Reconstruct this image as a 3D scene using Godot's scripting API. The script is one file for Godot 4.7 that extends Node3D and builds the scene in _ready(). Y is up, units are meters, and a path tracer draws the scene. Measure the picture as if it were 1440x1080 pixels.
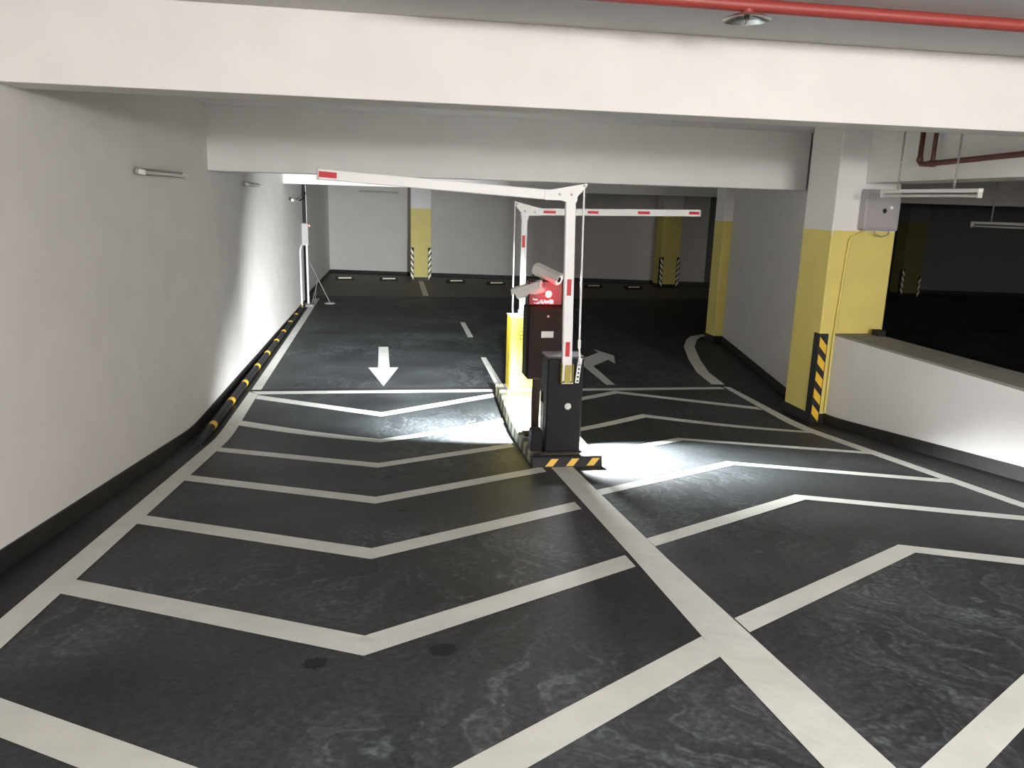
extends Node3D

# ------------------------------------------------------------------ mesh builder
class Mb:
	var v := PackedVector3Array()
	var n := PackedVector3Array()
	var uv := PackedVector2Array()
	var uv2 := PackedVector2Array()
	var use_uv := false
	var xf := Transform3D.IDENTITY
	func tri3(a: Vector3, b: Vector3, c: Vector3, na: Vector3, nb: Vector3, nc: Vector3) -> void:
		var A := xf * a
		var B := xf * b
		var C := xf * c
		var bs := xf.basis
		var NA := (bs * na).normalized()
		var NB := (bs * nb).normalized()
		var NC := (bs * nc).normalized()
		var g := (C - A).cross(B - A)
		if g.length_squared() < 1e-16:
			return
		if g.dot(NA + NB + NC) < 0.0:
			v.append_array([A, C, B]); n.append_array([NA, NC, NB])
		else:
			v.append_array([A, B, C]); n.append_array([NA, NB, NC])
	func tri(a: Vector3, b: Vector3, c: Vector3, away: Vector3) -> void:
		# flat triangle turned away from the point «away»
		var g := (c - a).cross(b - a)
		if g.length_squared() < 1e-18:
			return
		g = g.normalized()
		if g.dot((a + b + c) / 3.0 - away) < 0.0:
			g = -g
		tri3(a, b, c, g, g, g)
	func quad(a: Vector3, b: Vector3, c: Vector3, d: Vector3, away: Vector3) -> void:
		tri(a, b, c, away); tri(a, c, d, away)
	func box(c: Vector3, s: Vector3, bev := 0.0, turn := Basis.IDENTITY) -> void:
		var h := s * 0.5
		bev = minf(bev, minf(h.x, minf(h.y, h.z)) * 0.9)
		var P := func(sx: float, sy: float, sz: float, ax: int) -> Vector3:
			var q := Vector3(h.x - bev, h.y - bev, h.z - bev)
			q[ax] = h[ax]
			return c + turn * Vector3(q.x * sx, q.y * sy, q.z * sz)
		for ax in 3:
			var b1 := (ax + 1) % 3
			var b2 := (ax + 2) % 3
			for sg in [-1.0, 1.0]:
				var pts: Array[Vector3] = []
				for k in [[-1, -1], [1, -1], [1, 1], [-1, 1]]:
					var s3 := Vector3.ZERO
					s3[ax] = sg; s3[b1] = k[0]; s3[b2] = k[1]
					pts.append(P.call(s3.x, s3.y, s3.z, ax))
				quad(pts[0], pts[1], pts[2], pts[3], c)
		if bev <= 0.0:
			return
		for ax in 3:
			var b1 := (ax + 1) % 3
			var b2 := (ax + 2) % 3
			for s1 in [-1.0, 1.0]:
				for s2 in [-1.0, 1.0]:
					var lo := Vector3.ZERO
					lo[ax] = -1.0; lo[b1] = s1; lo[b2] = s2
					var hi := lo
					hi[ax] = 1.0
					quad(P.call(lo.x, lo.y, lo.z, b1), P.call(hi.x, hi.y, hi.z, b1), P.call(hi.x, hi.y, hi.z, b2), P.call(lo.x, lo.y, lo.z, b2), c)
		for sx in [-1.0, 1.0]:
			for sy in [-1.0, 1.0]:
				for sz in [-1.0, 1.0]:
					tri(P.call(sx, sy, sz, 0), P.call(sx, sy, sz, 1), P.call(sx, sy, sz, 2), c)
	func bar(a: Vector3, b: Vector3, w: float, d: float, bev := 0.0, side := Vector3(1, 0, 0)) -> void:
		# a beveled bar from a to b, w wide along «side», d deep across it
		var y := (b - a).normalized()
		var z := side.cross(y).normalized()
		var x := y.cross(z).normalized()
		box((a + b) * 0.5, Vector3(w, (b - a).length(), d), bev, Basis(x, y, z))
	func tube(pts: Array, r: float, seg := 12, caps := true) -> void:
		var rings: Array = []
		var nrm := Vector3.ZERO
		for i in pts.size():
			var p: Vector3 = pts[i]
			var t: Vector3
			if i == 0:
				t = (pts[1] - p).normalized()
			elif i == pts.size() - 1:
				t = (p - pts[i - 1]).normalized()
			else:
				t = ((p - pts[i - 1]).normalized() + (pts[i + 1] - p).normalized()).normalized()
			if i == 0:
				nrm = t.cross(Vector3(0.31, 0.93, 0.17)).normalized()
			else:
				nrm = (nrm - t * nrm.dot(t)).normalized()
			var bn := t.cross(nrm)
			var ring: Array = []
			for k in seg:
				var an := TAU * k / seg
				ring.append(nrm * cos(an) + bn * sin(an))
			rings.append([p, ring, t])
		for i in rings.size() - 1:
			for k in seg:
				var k2 := (k + 1) % seg
				var p0: Vector3 = rings[i][0]
				var p1: Vector3 = rings[i + 1][0]
				var a: Vector3 = rings[i][1][k]
				var b: Vector3 = rings[i][1][k2]
				var c: Vector3 = rings[i + 1][1][k2]
				var d: Vector3 = rings[i + 1][1][k]
				tri3(p0 + a * r, p0 + b * r, p1 + c * r, a, b, c)
				tri3(p0 + a * r, p1 + c * r, p1 + d * r, a, c, d)
		if caps:
			for e in [0, rings.size() - 1]:
				var p: Vector3 = rings[e][0]
				var t: Vector3 = rings[e][2] * (-1.0 if e == 0 else 1.0)
				for k in seg:
					tri3(p, p + rings[e][1][k] * r, p + rings[e][1][(k + 1) % seg] * r, t, t, t)
	func lathe(profile: Array, at: Vector3, axis := Vector3.UP, seg := 20) -> void:
		var y := axis.normalized()
		var x := y.cross(Vector3(0.13, 0.37, 0.91)).normalized()
		var z := x.cross(y)
		for i in profile.size() - 1:
			var p: Vector2 = profile[i]
			var q: Vector2 = profile[i + 1]
			var sl := Vector2(q.y - p.y, -(q.x - p.x)).normalized()
			for k in seg:
				var a0 := TAU * k / seg
				var a1 := TAU * (k + 1) / seg
				var d0 := x * cos(a0) + z * sin(a0)
				var d1 := x * cos(a1) + z * sin(a1)
				var n0 := d0 * sl.x + y * sl.y
				var n1 := d1 * sl.x + y * sl.y
				tri3(at + d0 * p.x + y * p.y, at + d1 * p.x + y * p.y, at + d1 * q.x + y * q.y, n0, n1, n1)
				tri3(at + d0 * p.x + y * p.y, at + d1 * q.x + y * q.y, at + d0 * q.x + y * q.y, n0, n1, n0)
	func prism(poly: PackedVector2Array, z0: float, z1: float) -> void:
		# polygon in x,y pulled from z0 to z1
		var ix := Geometry2D.triangulate_polygon(poly)
		for k in range(0, ix.size(), 3):
			for e in [[z0, -1.0], [z1, 1.0]]:
				var zz: float = e[0]
				var nn := Vector3(0, 0, e[1] * signf(z1 - z0))
				tri3(v3(poly[ix[k]], zz), v3(poly[ix[k + 1]], zz), v3(poly[ix[k + 2]], zz), nn, nn, nn)
		var ccw := not Geometry2D.is_polygon_clockwise(poly)
		for k in poly.size():
			var a := poly[k]
			var b := poly[(k + 1) % poly.size()]
			var e2 := (b - a).normalized()
			var nn := Vector3(e2.y, -e2.x, 0) * (1.0 if ccw else -1.0)
			tri3(v3(a, z0), v3(b, z0), v3(b, z1), nn, nn, nn)
			tri3(v3(a, z0), v3(b, z1), v3(a, z1), nn, nn, nn)
	func v3(p: Vector2, z: float) -> Vector3:
		return Vector3(p.x, p.y, z)
	func mesh() -> ArrayMesh:
		var ar := []
		ar.resize(Mesh.ARRAY_MAX)
		ar[Mesh.ARRAY_VERTEX] = v
		ar[Mesh.ARRAY_NORMAL] = n
		if use_uv:
			var u := PackedVector2Array()
			var u2 := PackedVector2Array()
			u.resize(v.size()); u2.resize(v.size())
			for i in v.size():
				u[i] = Vector2((v[i].x + 3.0) / 12.0, (v[i].z + 12.0) / 12.0)
				u2[i] = Vector2(v[i].x, v[i].z) / 1.7
			ar[Mesh.ARRAY_TEX_UV] = u
			ar[Mesh.ARRAY_TEX_UV2] = u2
		var m := ArrayMesh.new()
		m.add_surface_from_arrays(Mesh.PRIMITIVE_TRIANGLES, ar)
		return m

# ------------------------------------------------------------------ naming
var taken := {}
func numbered(s: String) -> String:
	var k: int = taken.get(s, -1) + 1
	taken[s] = k
	return s if k == 0 else "%s_%03d" % [s, k]

func tag(o: Node, label: String, category: String, group := "") -> Node:
	o.set_meta("label", label)
	o.set_meta("category", category)
	if group != "":
		o.set_meta("group", group)
	return o

func thing(called: String, label: String, category: String, at := Vector3.ZERO, group := "") -> Node3D:
	var o := Node3D.new()
	o.name = numbered(called)
	add_child(o)
	o.position = at
	tag(o, label, category, group)
	return o

func obj(called: String, b: Mb, m: Material, parent: Node = null) -> MeshInstance3D:
	var o := MeshInstance3D.new()
	o.mesh = b.mesh()
	o.material_override = m
	o.cast_shadow = GeometryInstance3D.SHADOW_CASTING_SETTING_ON
	if parent == null:
		o.name = numbered(called)
		add_child(o)
	else:
		o.name = called
		parent.add_child(o, true)
		# children keep world coordinates of the builder: undo the place of the thing
		if parent is Node3D:
			o.position = -offset_of(parent)
	return o

func offset_of(p: Node) -> Vector3:
	var s := Vector3.ZERO
	while p is Node3D and p != self:
		s += p.position
		p = p.get_parent()
	return s

func struct(called: String, b: Mb, m: Material, parent: Node = null) -> MeshInstance3D:
	var o := obj(called, b, m, parent)
	o.set_meta("kind", "structure")
	return o

# ------------------------------------------------------------------ materials
func noise_img(freq: float, w: int, h: int, seed_: int, oct := 4) -> Image:
	var f := FastNoiseLite.new()
	f.noise_type = FastNoiseLite.TYPE_SIMPLEX_SMOOTH
	f.seed = seed_
	f.frequency = freq
	f.fractal_octaves = oct
	return f.get_seamless_image(w, h)

func tint_tex(freq: float, lo: Color, hi: Color, seed_: int, size := 256) -> ImageTexture:
	var src := noise_img(freq, size, size, seed_)
	src.convert(Image.FORMAT_L8)
	var d := src.get_data()
	var out := PackedByteArray()
	out.resize(size * size * 3)
	for i in size * size:
		var t := d[i] / 255.0
		out[i * 3] = int(255.0 * lerpf(lo.r, hi.r, t))
		out[i * 3 + 1] = int(255.0 * lerpf(lo.g, hi.g, t))
		out[i * 3 + 2] = int(255.0 * lerpf(lo.b, hi.b, t))
	return ImageTexture.create_from_image(Image.create_from_data(size, size, false, Image.FORMAT_RGB8, out))

var grain_normal: ImageTexture
func mat(c: Color, rough := 0.6, metal := 0.0, vary := 0.0, scale := 1.0, bump := 0.0) -> StandardMaterial3D:
	var m := StandardMaterial3D.new()
	m.roughness = rough
	m.metallic = metal
	m.metallic_specular = 0.5
	if vary > 0.0:
		m.albedo_texture = tint_tex(0.02, c.darkened(vary), c.lightened(vary * 0.6), int(c.r * 900.0 + c.b * 77.0) + 3)
		m.uv1_triplanar = true
		m.uv1_world_triplanar = true
		m.uv1_scale = Vector3.ONE * scale
	else:
		m.albedo_color = c
	if bump > 0.0:
		m.normal_enabled = true
		m.normal_texture = grain_normal
		m.normal_scale = bump
		m.uv1_triplanar = true
		m.uv1_world_triplanar = true
		m.uv1_scale = Vector3.ONE * scale
	return m

func glow(c: Color, e: float) -> StandardMaterial3D:
	var m := StandardMaterial3D.new()
	m.albedo_color = c
	m.emission_enabled = true
	m.emission = c
	m.emission_energy_multiplier = e
	return m

func floor_tex() -> ImageTexture:
	var S := 1280
	var cloud := noise_img(0.006, S, S, 11, 5)
	var streak := noise_img(0.05, S, 160, 5, 5)
	streak.resize(S, S, Image.INTERPOLATE_CUBIC)
	var patch := noise_img(0.0035, S, S, 31, 3)
	var grain := noise_img(0.18, S, S, 77, 3)
	for im in [cloud, streak, patch, grain]:
		im.convert(Image.FORMAT_L8)
	var a := cloud.get_data()
	var b := streak.get_data()
	var c := patch.get_data()
	var d := grain.get_data()
	var out := PackedByteArray()
	out.resize(S * S * 3)
	for i in S * S:
		var q := a[i] * 0.0039
		var p := c[i] * 0.0039
		var fine := d[i] * 0.0039
		var row := i - i % S
		var sx := b[row + posmod(i % S + int((q - 0.5) * 90.0), S)] * 0.0039
		# thin scuffs where the streak field crosses its middle, soft wipes where it is high
		var ridge := maxf(0.0, 1.0 - absf(sx - 0.52) * 16.0)
		var where := clampf((p - 0.42) * 4.0, 0.0, 1.0)
		var wipe := clampf((sx - 0.5) * 3.0, 0.0, 1.0)
		var t := 58.0 + 38.0 * (q - 0.5) + 30.0 * (fine - 0.5) + 48.0 * ridge * where * (0.3 + fine) + 34.0 * wipe * where * (0.2 + fine)
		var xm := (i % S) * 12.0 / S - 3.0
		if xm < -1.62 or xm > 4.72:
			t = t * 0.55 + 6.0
		t = clampf(t, 22.0, 200.0)
		out[i * 3] = int(t * 0.97)
		out[i * 3 + 1] = int(t * 1.02 + 1.0)
		out[i * 3 + 2] = int(t * 1.05 + 1.0)
	var img := Image.create_from_data(S, S, false, Image.FORMAT_RGB8, out)
	# pale scrapes in the coating and dark round patches, in metres on the floor
	var rng := RandomNumberGenerator.new()
	rng.seed = 7
	for line in [[Vector2(-0.10, -2.75), Vector2(-0.2, -2.28)], [Vector2(-0.52, -2.65), Vector2(-0.58, -2.3)], [Vector2(-0.02, -4.9), Vector2(-0.18, -4.3)], [Vector2(0.75, -2.45), Vector2(0.65, -2.2)], [Vector2(-1.05, -4.7), Vector2(-1.15, -4.1)], [Vector2(1.9, -2.6), Vector2(2.1, -2.3)], [Vector2(0.35, -5.1), Vector2(0.25, -4.6)]]:
		var p0: Vector2 = line[0]
		var p1: Vector2 = line[1]
		for k in 140:
			var t := k / 139.0
			var wob := 0.02 * sin(t * 17.0) + 0.012 * sin(t * 41.0 + 1.0)
			var q := p0.lerp(p1, t) + Vector2(wob, 0) + Vector2(rng.randf_range(-0.012, 0.012), rng.randf_range(-0.01, 0.01))
			var px := Vector2i(int((q.x + 3.0) / 12.0 * S), int((q.y + 12.0) / 12.0 * S))
			if rng.randf() < 0.45:
				img.set_pixelv(px.clamp(Vector2i.ZERO, Vector2i(S - 1, S - 1)), Color(0.31, 0.31, 0.30))
	for spot in [[0.227, -2.86, 0.05], [-0.277, -2.815, 0.042], [0.12, -5.0, 0.035], [0.03, -6.0, 0.03], [0.25, -4.45, 0.03]]:
		var r: float = spot[2]
		var rp := int(r / 12.0 * S) + 1
		var cx := int((spot[0] + 3.0) / 12.0 * S)
		var cy := int((spot[1] + 12.0) / 12.0 * S)
		for y in range(-rp, rp + 1):
			for x in range(-rp, rp + 1):
				if x * x + y * y <= rp * rp:
					img.set_pixel(cx + x, cy + y, Color(0.075, 0.075, 0.075))
	return ImageTexture.create_from_image(img)

# ------------------------------------------------------------------ floor shape
const SLOPE := 0.12
func fh(z: float) -> float:
	# flat, a short round toe, then the ramp that climbs towards the camera and levels off behind it
	var a := -8.35
	var b := -7.65
	if z <= a:
		return 0.0
	if z < b:
		return SLOPE * (z - a) * (z - a) / (2.0 * (b - a))
	return SLOPE * (minf(z, 1.0) + 8.0)

func slabs() -> Array:
	return [-60.0, -8.36, -8.2, -8.05, -7.9, -7.75, -7.6, 1.0, 20.0]

func paint(b: Mb, poly: PackedVector2Array, lift := 0.003) -> void:
	# a painted shape in x,z laid on the floor
	var sl := slabs()
	for i in sl.size() - 1:
		var win := PackedVector2Array([Vector2(-40, sl[i]), Vector2(40, sl[i]), Vector2(40, sl[i + 1]), Vector2(-40, sl[i + 1])])
		for q in Geometry2D.intersect_polygons(poly, win):
			var ix := Geometry2D.triangulate_polygon(q)
			for k in range(0, ix.size(), 3):
				var A := Vector3(q[ix[k]].x, fh(q[ix[k]].y) + lift, q[ix[k]].y)
				var B := Vector3(q[ix[k + 1]].x, fh(q[ix[k + 1]].y) + lift, q[ix[k + 1]].y)
				var C := Vector3(q[ix[k + 2]].x, fh(q[ix[k + 2]].y) + lift, q[ix[k + 2]].y)
				b.tri(A, B, C, Vector3(A.x, -50, A.z))

func poly(list: Array) -> PackedVector2Array:
	var p := PackedVector2Array()
	for q in list:
		p.append(Vector2(q[0], q[1]))
	return p

func strip(pts: Array, w: float) -> PackedVector2Array:
	# a ribbon of even width along points
	var l := PackedVector2Array()
	var r := PackedVector2Array()
	for i in pts.size():
		var t: Vector2
		if i == 0:
			t = (pts[1] - pts[0]).normalized()
		elif i == pts.size() - 1:
			t = (pts[i] - pts[i - 1]).normalized()
		else:
			t = (pts[i + 1] - pts[i - 1]).normalized()
		var nn := Vector2(-t.y, t.x) * w * 0.5
		l.append(pts[i] + nn)
		r.append(pts[i] - nn)
	r.reverse()
	l.append_array(r)
	return l

# left wall, right line, island edges
func xl(z: float) -> float:
	return -1.93 + (-z - 7.5) * 0.012
func xi(z: float) -> float:
	return 1.245 + (-z - 6.2) * 0.052
func it(z: float) -> float:
	return 0.14 if z < -8.0 else 0.14 + (z + 8.0) * 0.085

var M := {}

func _ready() -> void:
	# ---------------- camera
	var cam := Camera3D.new()
	cam.name = "camera"
	cam.fov = rad_to_deg(2.0 * atan(540.0 / 1092.46))
	cam.near = 0.02
	cam.far = 120.0
	cam.transform = Transform3D(Basis(Vector3.UP, -0.167913) * Basis(Vector3.RIGHT, -0.22581) * Basis(Vector3.BACK, 0.028408), Vector3(0, 2.4, 0))
	add_child(cam)
	cam.current = true
	# ---------------- environment: a closed basement, no daylight
	var we := WorldEnvironment.new()
	we.name = "environment"
	var env := Environment.new()
	env.background_mode = Environment.BG_COLOR
	env.background_color = Color(0.0, 0.0, 0.0)
	env.tonemap_mode = Environment.TONE_MAPPER_LINEAR
	env.tonemap_exposure = 1.0
	env.sdfgi_enabled = true
	env.ssao_enabled = true
	env.ssil_enabled = true
	we.environment = env
	add_child(we)
	# ---------------- lamps: fluorescent tubes on the ceiling behind the camera, LED fill lamps at the barrier
	for a in [[1.4, -1.0, 3.25, 1.1], [4.2, -1.0, 3.25, 0.9], [1.4, 4.6, 2.88, 14.0], [4.2, 4.6, 2.88, 13.0]]:
		for k in [-0.3, 0.3]:
			var l := OmniLight3D.new()
			l.name = "ceiling_tube_light"
			l.light_energy = a[3]
			l.light_size = 0.12 if a[1] < 0.0 else 0.3
			l.light_color = Color(1.0, 0.985, 0.975)
			l.omni_range = 60.0
			l.omni_attenuation = 2.0
			l.shadow_enabled = true
			l.position = Vector3(a[0] + k, a[2], a[1])
			add_child(l, true)
	# floodlights low at the kiosk, and the LED fill of the two cameras
	lamp_light("exit_floodlight", Vector3(1.505, 0.634, -7.333), Vector3(-0.5, -0.85, -1.10), 100.0, 50.0)
	lamp_light("entry_floodlight", Vector3(1.845, 0.59, -7.07), Vector3(0.55, -0.80, 0.62), 95.0, 53.0)
	lamp_light("exit_camera_light", Vector3(1.235, 1.578, -7.30), Vector3(-0.24, -0.15, -1.0), 110.0, 30.0)
	lamp_light("entry_camera_light", Vector3(1.632, 1.728, -7.075), Vector3(1.6, -1.3, 2.6), 4.0, 52.0)
	var rl := OmniLight3D.new()
	rl.name = "red_signal_light"
	rl.light_color = Color(1.0, 0.08, 0.12)
	rl.light_energy = 0.045
	rl.light_size = 0.03
	rl.omni_range = 30.0
	rl.omni_attenuation = 2.0
	rl.shadow_enabled = true
	rl.position = Vector3(1.535, 1.595, -7.04)
	add_child(rl)

	# ---------------- materials
	var g := noise_img(0.05, 256, 256, 91, 4)
	g.bump_map_to_normal_map(3.0)
	grain_normal = ImageTexture.create_from_image(g)
	M.wall_lifted = mat(Color(0.93, 0.92, 0.91), 0.6, 0.0, 0.02, 0.35)  # wall paint made lighter: brightness of the deeper surfaces put into their colour
	M.wall = mat(Color(0.86, 0.845, 0.83), 0.62, 0.0, 0.03, 0.35)
	M.ceil = mat(Color(0.80, 0.79, 0.785), 0.8, 0.0, 0.03, 0.4)
	M.concrete = mat(Color(0.56, 0.55, 0.52), 0.8, 0.0, 0.08, 0.9)
	M.black_paint = mat(Color(0.08, 0.076, 0.076), 0.55, 0.0, 0.10, 0.7)
	M.yellow = mat(Color(0.90, 0.83, 0.47), 0.55, 0.0, 0.03, 0.5)
	M.line = mat(Color(0.85, 0.85, 0.82), 0.5, 0.0, 0.06, 0.55, 0.15)
	M.olive = mat(Color(0.36, 0.34, 0.29), 0.6, 0.0, 0.06, 0.4)
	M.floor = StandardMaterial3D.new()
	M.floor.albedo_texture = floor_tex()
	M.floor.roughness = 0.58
	M.floor.metallic_specular = 0.4
	M.floor.detail_enabled = true
	M.floor.detail_blend_mode = BaseMaterial3D.BLEND_MODE_MUL
	M.floor.detail_uv_layer = BaseMaterial3D.DETAIL_UV_2
	M.floor.detail_albedo = tint_tex(0.12, Color(0.72, 0.72, 0.72), Color(1, 1, 1), 57, 512)
	M.floor_flat = mat(Color(0.19, 0.195, 0.2), 0.42, 0.0, 0.12, 0.3)
	M.black = mat(Color(0.125, 0.12, 0.13), 0.6)
	M.black.metallic_specular = 0.3
	M.rubber = mat(Color(0.10, 0.095, 0.10), 0.7)
	M.brown_metal = mat(Color(0.15, 0.105, 0.093), 0.75)
	M.brown_metal.metallic_specular = 0.25
	M.white_metal = mat(Color(0.94, 0.93, 0.925), 0.4)
	M.white_plastic = mat(Color(0.84, 0.83, 0.81), 0.5)
	M.grey_metal = mat(Color(0.58, 0.57, 0.56), 0.45, 0.3)
	M.steel = mat(Color(0.60, 0.60, 0.59), 0.25, 0.9)
	M.red_sticker = mat(Color(0.78, 0.10, 0.14), 0.45)
	M.stripe = mat(Color(0.90, 0.72, 0.20), 0.5)
	M.reflector = mat(Color(0.97, 0.95, 0.82), 0.4)
	M.red_pipe = mat(Color(0.55, 0.21, 0.19), 0.45)
	M.brown_pipe = mat(Color(0.33, 0.16, 0.14), 0.5)
	M.cab_yellow = mat(Color(0.93, 0.83, 0.20), 0.45)
	M.kerb_pale = mat(Color(0.72, 0.70, 0.60), 0.7, 0.0, 0.12, 2.0, 0.4)
	M.kerb_dark = mat(Color(0.30, 0.31, 0.25), 0.7, 0.0, 0.2, 2.0, 0.4)
	M.island = mat(Color(0.52, 0.50, 0.44), 0.75, 0.0, 0.08, 1.2)
	M.box_grey = mat(Color(0.68, 0.66, 0.665), 0.45, 0.1)

	build_shell()
	build_markings()
	build_columns()
	build_island()
	build_barriers()
	build_kiosk()
	build_wall_fittings()
	build_ceiling_fittings()
	build_far_room()

func lamp_light(called: String, at: Vector3, dir: Vector3, e: float, ang: float) -> void:
	var s := SpotLight3D.new()
	s.name = called
	s.light_energy = e
	s.light_color = Color(0.97, 0.99, 1.0)
	s.spot_angle = ang
	s.spot_angle_attenuation = 1.0
	s.spot_range = 60.0
	s.spot_attenuation = 2.0
	s.light_size = 0.03
	s.shadow_enabled = true
	add_child(s)
	s.look_at_from_position(at, at + dir, Vector3.UP)

# ------------------------------------------------------------------ room shell
func build_shell() -> void:
	# lane floor with the ramp, a slab of 0.25 m
	var b := Mb.new()
	b.use_uv = true
	var zs: Array = [-31.0, -24.0, -18.0, -14.0, -8.36, -8.2, -8.05, -7.9, -7.75, -7.6, -5.0, -2.0, 1.0, 7.0]
	for i in zs.size() - 1:
		var z0: float = zs[i]
		var z1: float = zs[i + 1]
		var x1 := 5.4 if z0 > -8.4 else 26.0
		for e in [0.0, -0.25]:
			b.quad(Vector3(-2.4, fh(z0) + e, z0), Vector3(x1, fh(z0) + e, z0), Vector3(x1, fh(z1) + e, z1), Vector3(-2.4, fh(z1) + e, z1), Vector3(0, -20 if e == 0.0 else 20, (z0 + z1) / 2))
	var fl := struct("floor", b, M.floor)
	fl.set_meta("label", "dark grey coated floor with a ramp climbing towards the viewer")
	b = Mb.new()
	b.box(Vector3(15.7, -0.125, -0.7), Vector3(20.6, 0.25, 15.32))
	struct("floor_garage", b, M.floor_flat).set_meta("label", "dark garage floor beyond the white half wall")
	# left wall in two pieces, the far one set back a little behind the conduits
	b = Mb.new()
	b.prism(poly([[xl(7.0), 7.0], [xl(-19.3), -19.3], [-2.4, -19.3], [-2.4, 7.0]]), -0.4, 3.4)
	b.v = swap_yz(b.v); b.n = swap_yz(b.n); flip(b)
	struct("wall_left", b, M.wall).set_meta("label", "long pale wall along the lane with the tube lamps on it")
	b = Mb.new()
	b.prism(poly([[-1.87, -19.3], [-1.76, -27.2], [-2.4, -27.2], [-2.4, -19.3]]), -0.4, 3.4)
	b.v = swap_yz(b.v); b.n = swap_yz(b.n); flip(b)
	struct("wall_left_far", b, M.wall)
	# black painted skirting that follows the floor
	b = Mb.new()
	var zz: Array = [3.0, 1.0, -3.0, -5.0, -7.0, -7.6, -7.75, -7.9, -8.05, -8.2, -8.36, -12.0, -19.3]
	for i in zz.size() - 1:
		skirt(b, Vector2(xl(zz[i]), zz[i]), Vector2(xl(zz[i + 1]), zz[i + 1]), Vector2(1, 0))
	struct("baseboard_left", b, M.black_paint).set_meta("label", "black painted skirting along the foot of the long pale wall")
	b = Mb.new()
	skirt(b, Vector2(-1.87, -19.3), Vector2(-1.76, -27.2), Vector2(1, 0))
	struct("baseboard_left_far", b, M.black_paint)
	# back wall, turned a little
	b = Mb.new()
	b.prism(poly([[-2.4, -27.36], [-1.76, -27.2], [10.4, -24.25], [10.4, -24.6], [-2.4, -27.7]]), -0.3, 3.4)
	b.v = swap_yz(b.v); b.n = swap_yz(b.n); flip(b)
	struct("wall_back", b, M.wall).set_meta("label", "pale wall closing the dim far end behind the columns")
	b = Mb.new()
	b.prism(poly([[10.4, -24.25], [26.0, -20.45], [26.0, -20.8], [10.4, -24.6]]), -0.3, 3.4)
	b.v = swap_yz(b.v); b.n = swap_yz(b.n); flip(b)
	struct("wall_garage_back", b, mat(Color(0.40, 0.41, 0.40), 0.8)).set_meta("label", "dark wall at the back of the unlit garage")  # wall colour darkened to carry the gloom of the garage
	b = Mb.new()
	skirt(b, Vector2(-1.76, -27.2), Vector2(10.4, -24.25), Vector2(0, 1))
	skirt(b, Vector2(10.4, -24.25), Vector2(26.0, -20.45), Vector2(0, 1))
	struct("baseboard_back", b, M.black_paint)
	# the wall that flares away on the entry side, between the two yellow columns
	b = Mb.new()
	b.prism(poly([[5.16, -8.7], [6.3, -13.66], [6.75, -13.66], [5.66, -8.7]]), -0.3, 3.4)
	b.v = swap_yz(b.v); b.n = swap_yz(b.n); flip(b)
	struct("wall_right", b, M.wall).set_meta("label", "grey wall between the two yellow columns on the entry side")
	b = Mb.new()
	skirt(b, Vector2(5.16, -8.7), Vector2(6.3, -13.66), Vector2(-1, 0))
	struct("baseboard_right", b, M.black_paint)
	# half wall beside the ramp, grey concrete on top
	b = Mb.new()
	b.box(Vector3(5.35, 0.49, -0.55), Vector3(0.5, 1.12, 15.1))
	var hw := struct("wall_half", b, M.wall_lifted)
	hw.set_meta("label", "white half wall beside the entry lane with a grey top")
	b = Mb.new()
	b.box(Vector3(5.355, 1.06, -0.55), Vector3(0.51, 0.025, 15.1), 0.004)
	obj("coping", b, M.concrete, hw)
	b = Mb.new()
	for i in zz.size() - 1:
		if zz[i + 1] > -8.1:
			skirt(b, Vector2(5.1, zz[i]), Vector2(5.1, zz[i + 1]), Vector2(-1, 0))
	skirt(b, Vector2(5.1, -8.05), Vector2(5.1, -8.1), Vector2(-1, 0))
	struct("baseboard_half_wall", b, M.black_paint)
	# ceiling and outer walls that close the place
	b = Mb.new()
	b.box(Vector3(11.8, 3.485, -12.0), Vector3(28.6, 0.2, 38.4))
	struct("ceiling", b, M.ceil).set_meta("label", "pale grey concrete ceiling")
	b = Mb.new()
	b.box(Vector3(11.8, 1.5, 7.1), Vector3(28.6, 3.9, 0.2))
	struct("wall_behind", b, M.wall)
	b = Mb.new()
	b.box(Vector3(26.1, 1.5, -10.0), Vector3(0.2, 3.9, 36.0))
	struct("wall_garage", b, M.wall)
	# downstand beams
	for a in [["big white beam nearest the ceiling lamps, spanning the ramp", Vector3(11.8, 3.165, -4.715), Vector3(28.2, 0.44, 0.27)],
			["grey beam across both lanes above the barriers", Vector3(1.68, 3.04, -9.575), Vector3(7.22, 0.70, 0.35)],
			["third beam over the far end of the lanes", Vector3(11.8, 3.035, -15.75), Vector3(27.5, 0.70, 0.3)],
			["beam running above the white half wall", Vector3(5.51, 3.07, -3.2), Vector3(0.5, 0.64, 9.8)]]:
		b = Mb.new()
		b.box(a[1], a[2], 0.003)
		struct("ceiling_beam", b, M.wall if a[0].begins_with("big") else M.wall_lifted).set_meta("label", a[0])

func swap_yz(a: PackedVector3Array) -> PackedVector3Array:
	var r := PackedVector3Array()
	r.resize(a.size())
	for i in a.size():
		r[i] = Vector3(a[i].x, a[i].z, a[i].y)
	return r
func flip(b: Mb) -> void:
	# swapping two axes mirrors the triangles: turn them round
	for i in range(0, b.v.size(), 3):
		var t := b.v[i + 1]
		b.v[i + 1] = b.v[i + 2]; b.v[i + 2] = t
		t = b.n[i + 1]
		b.n[i + 1] = b.n[i + 2]; b.n[i + 2] = t

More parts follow.
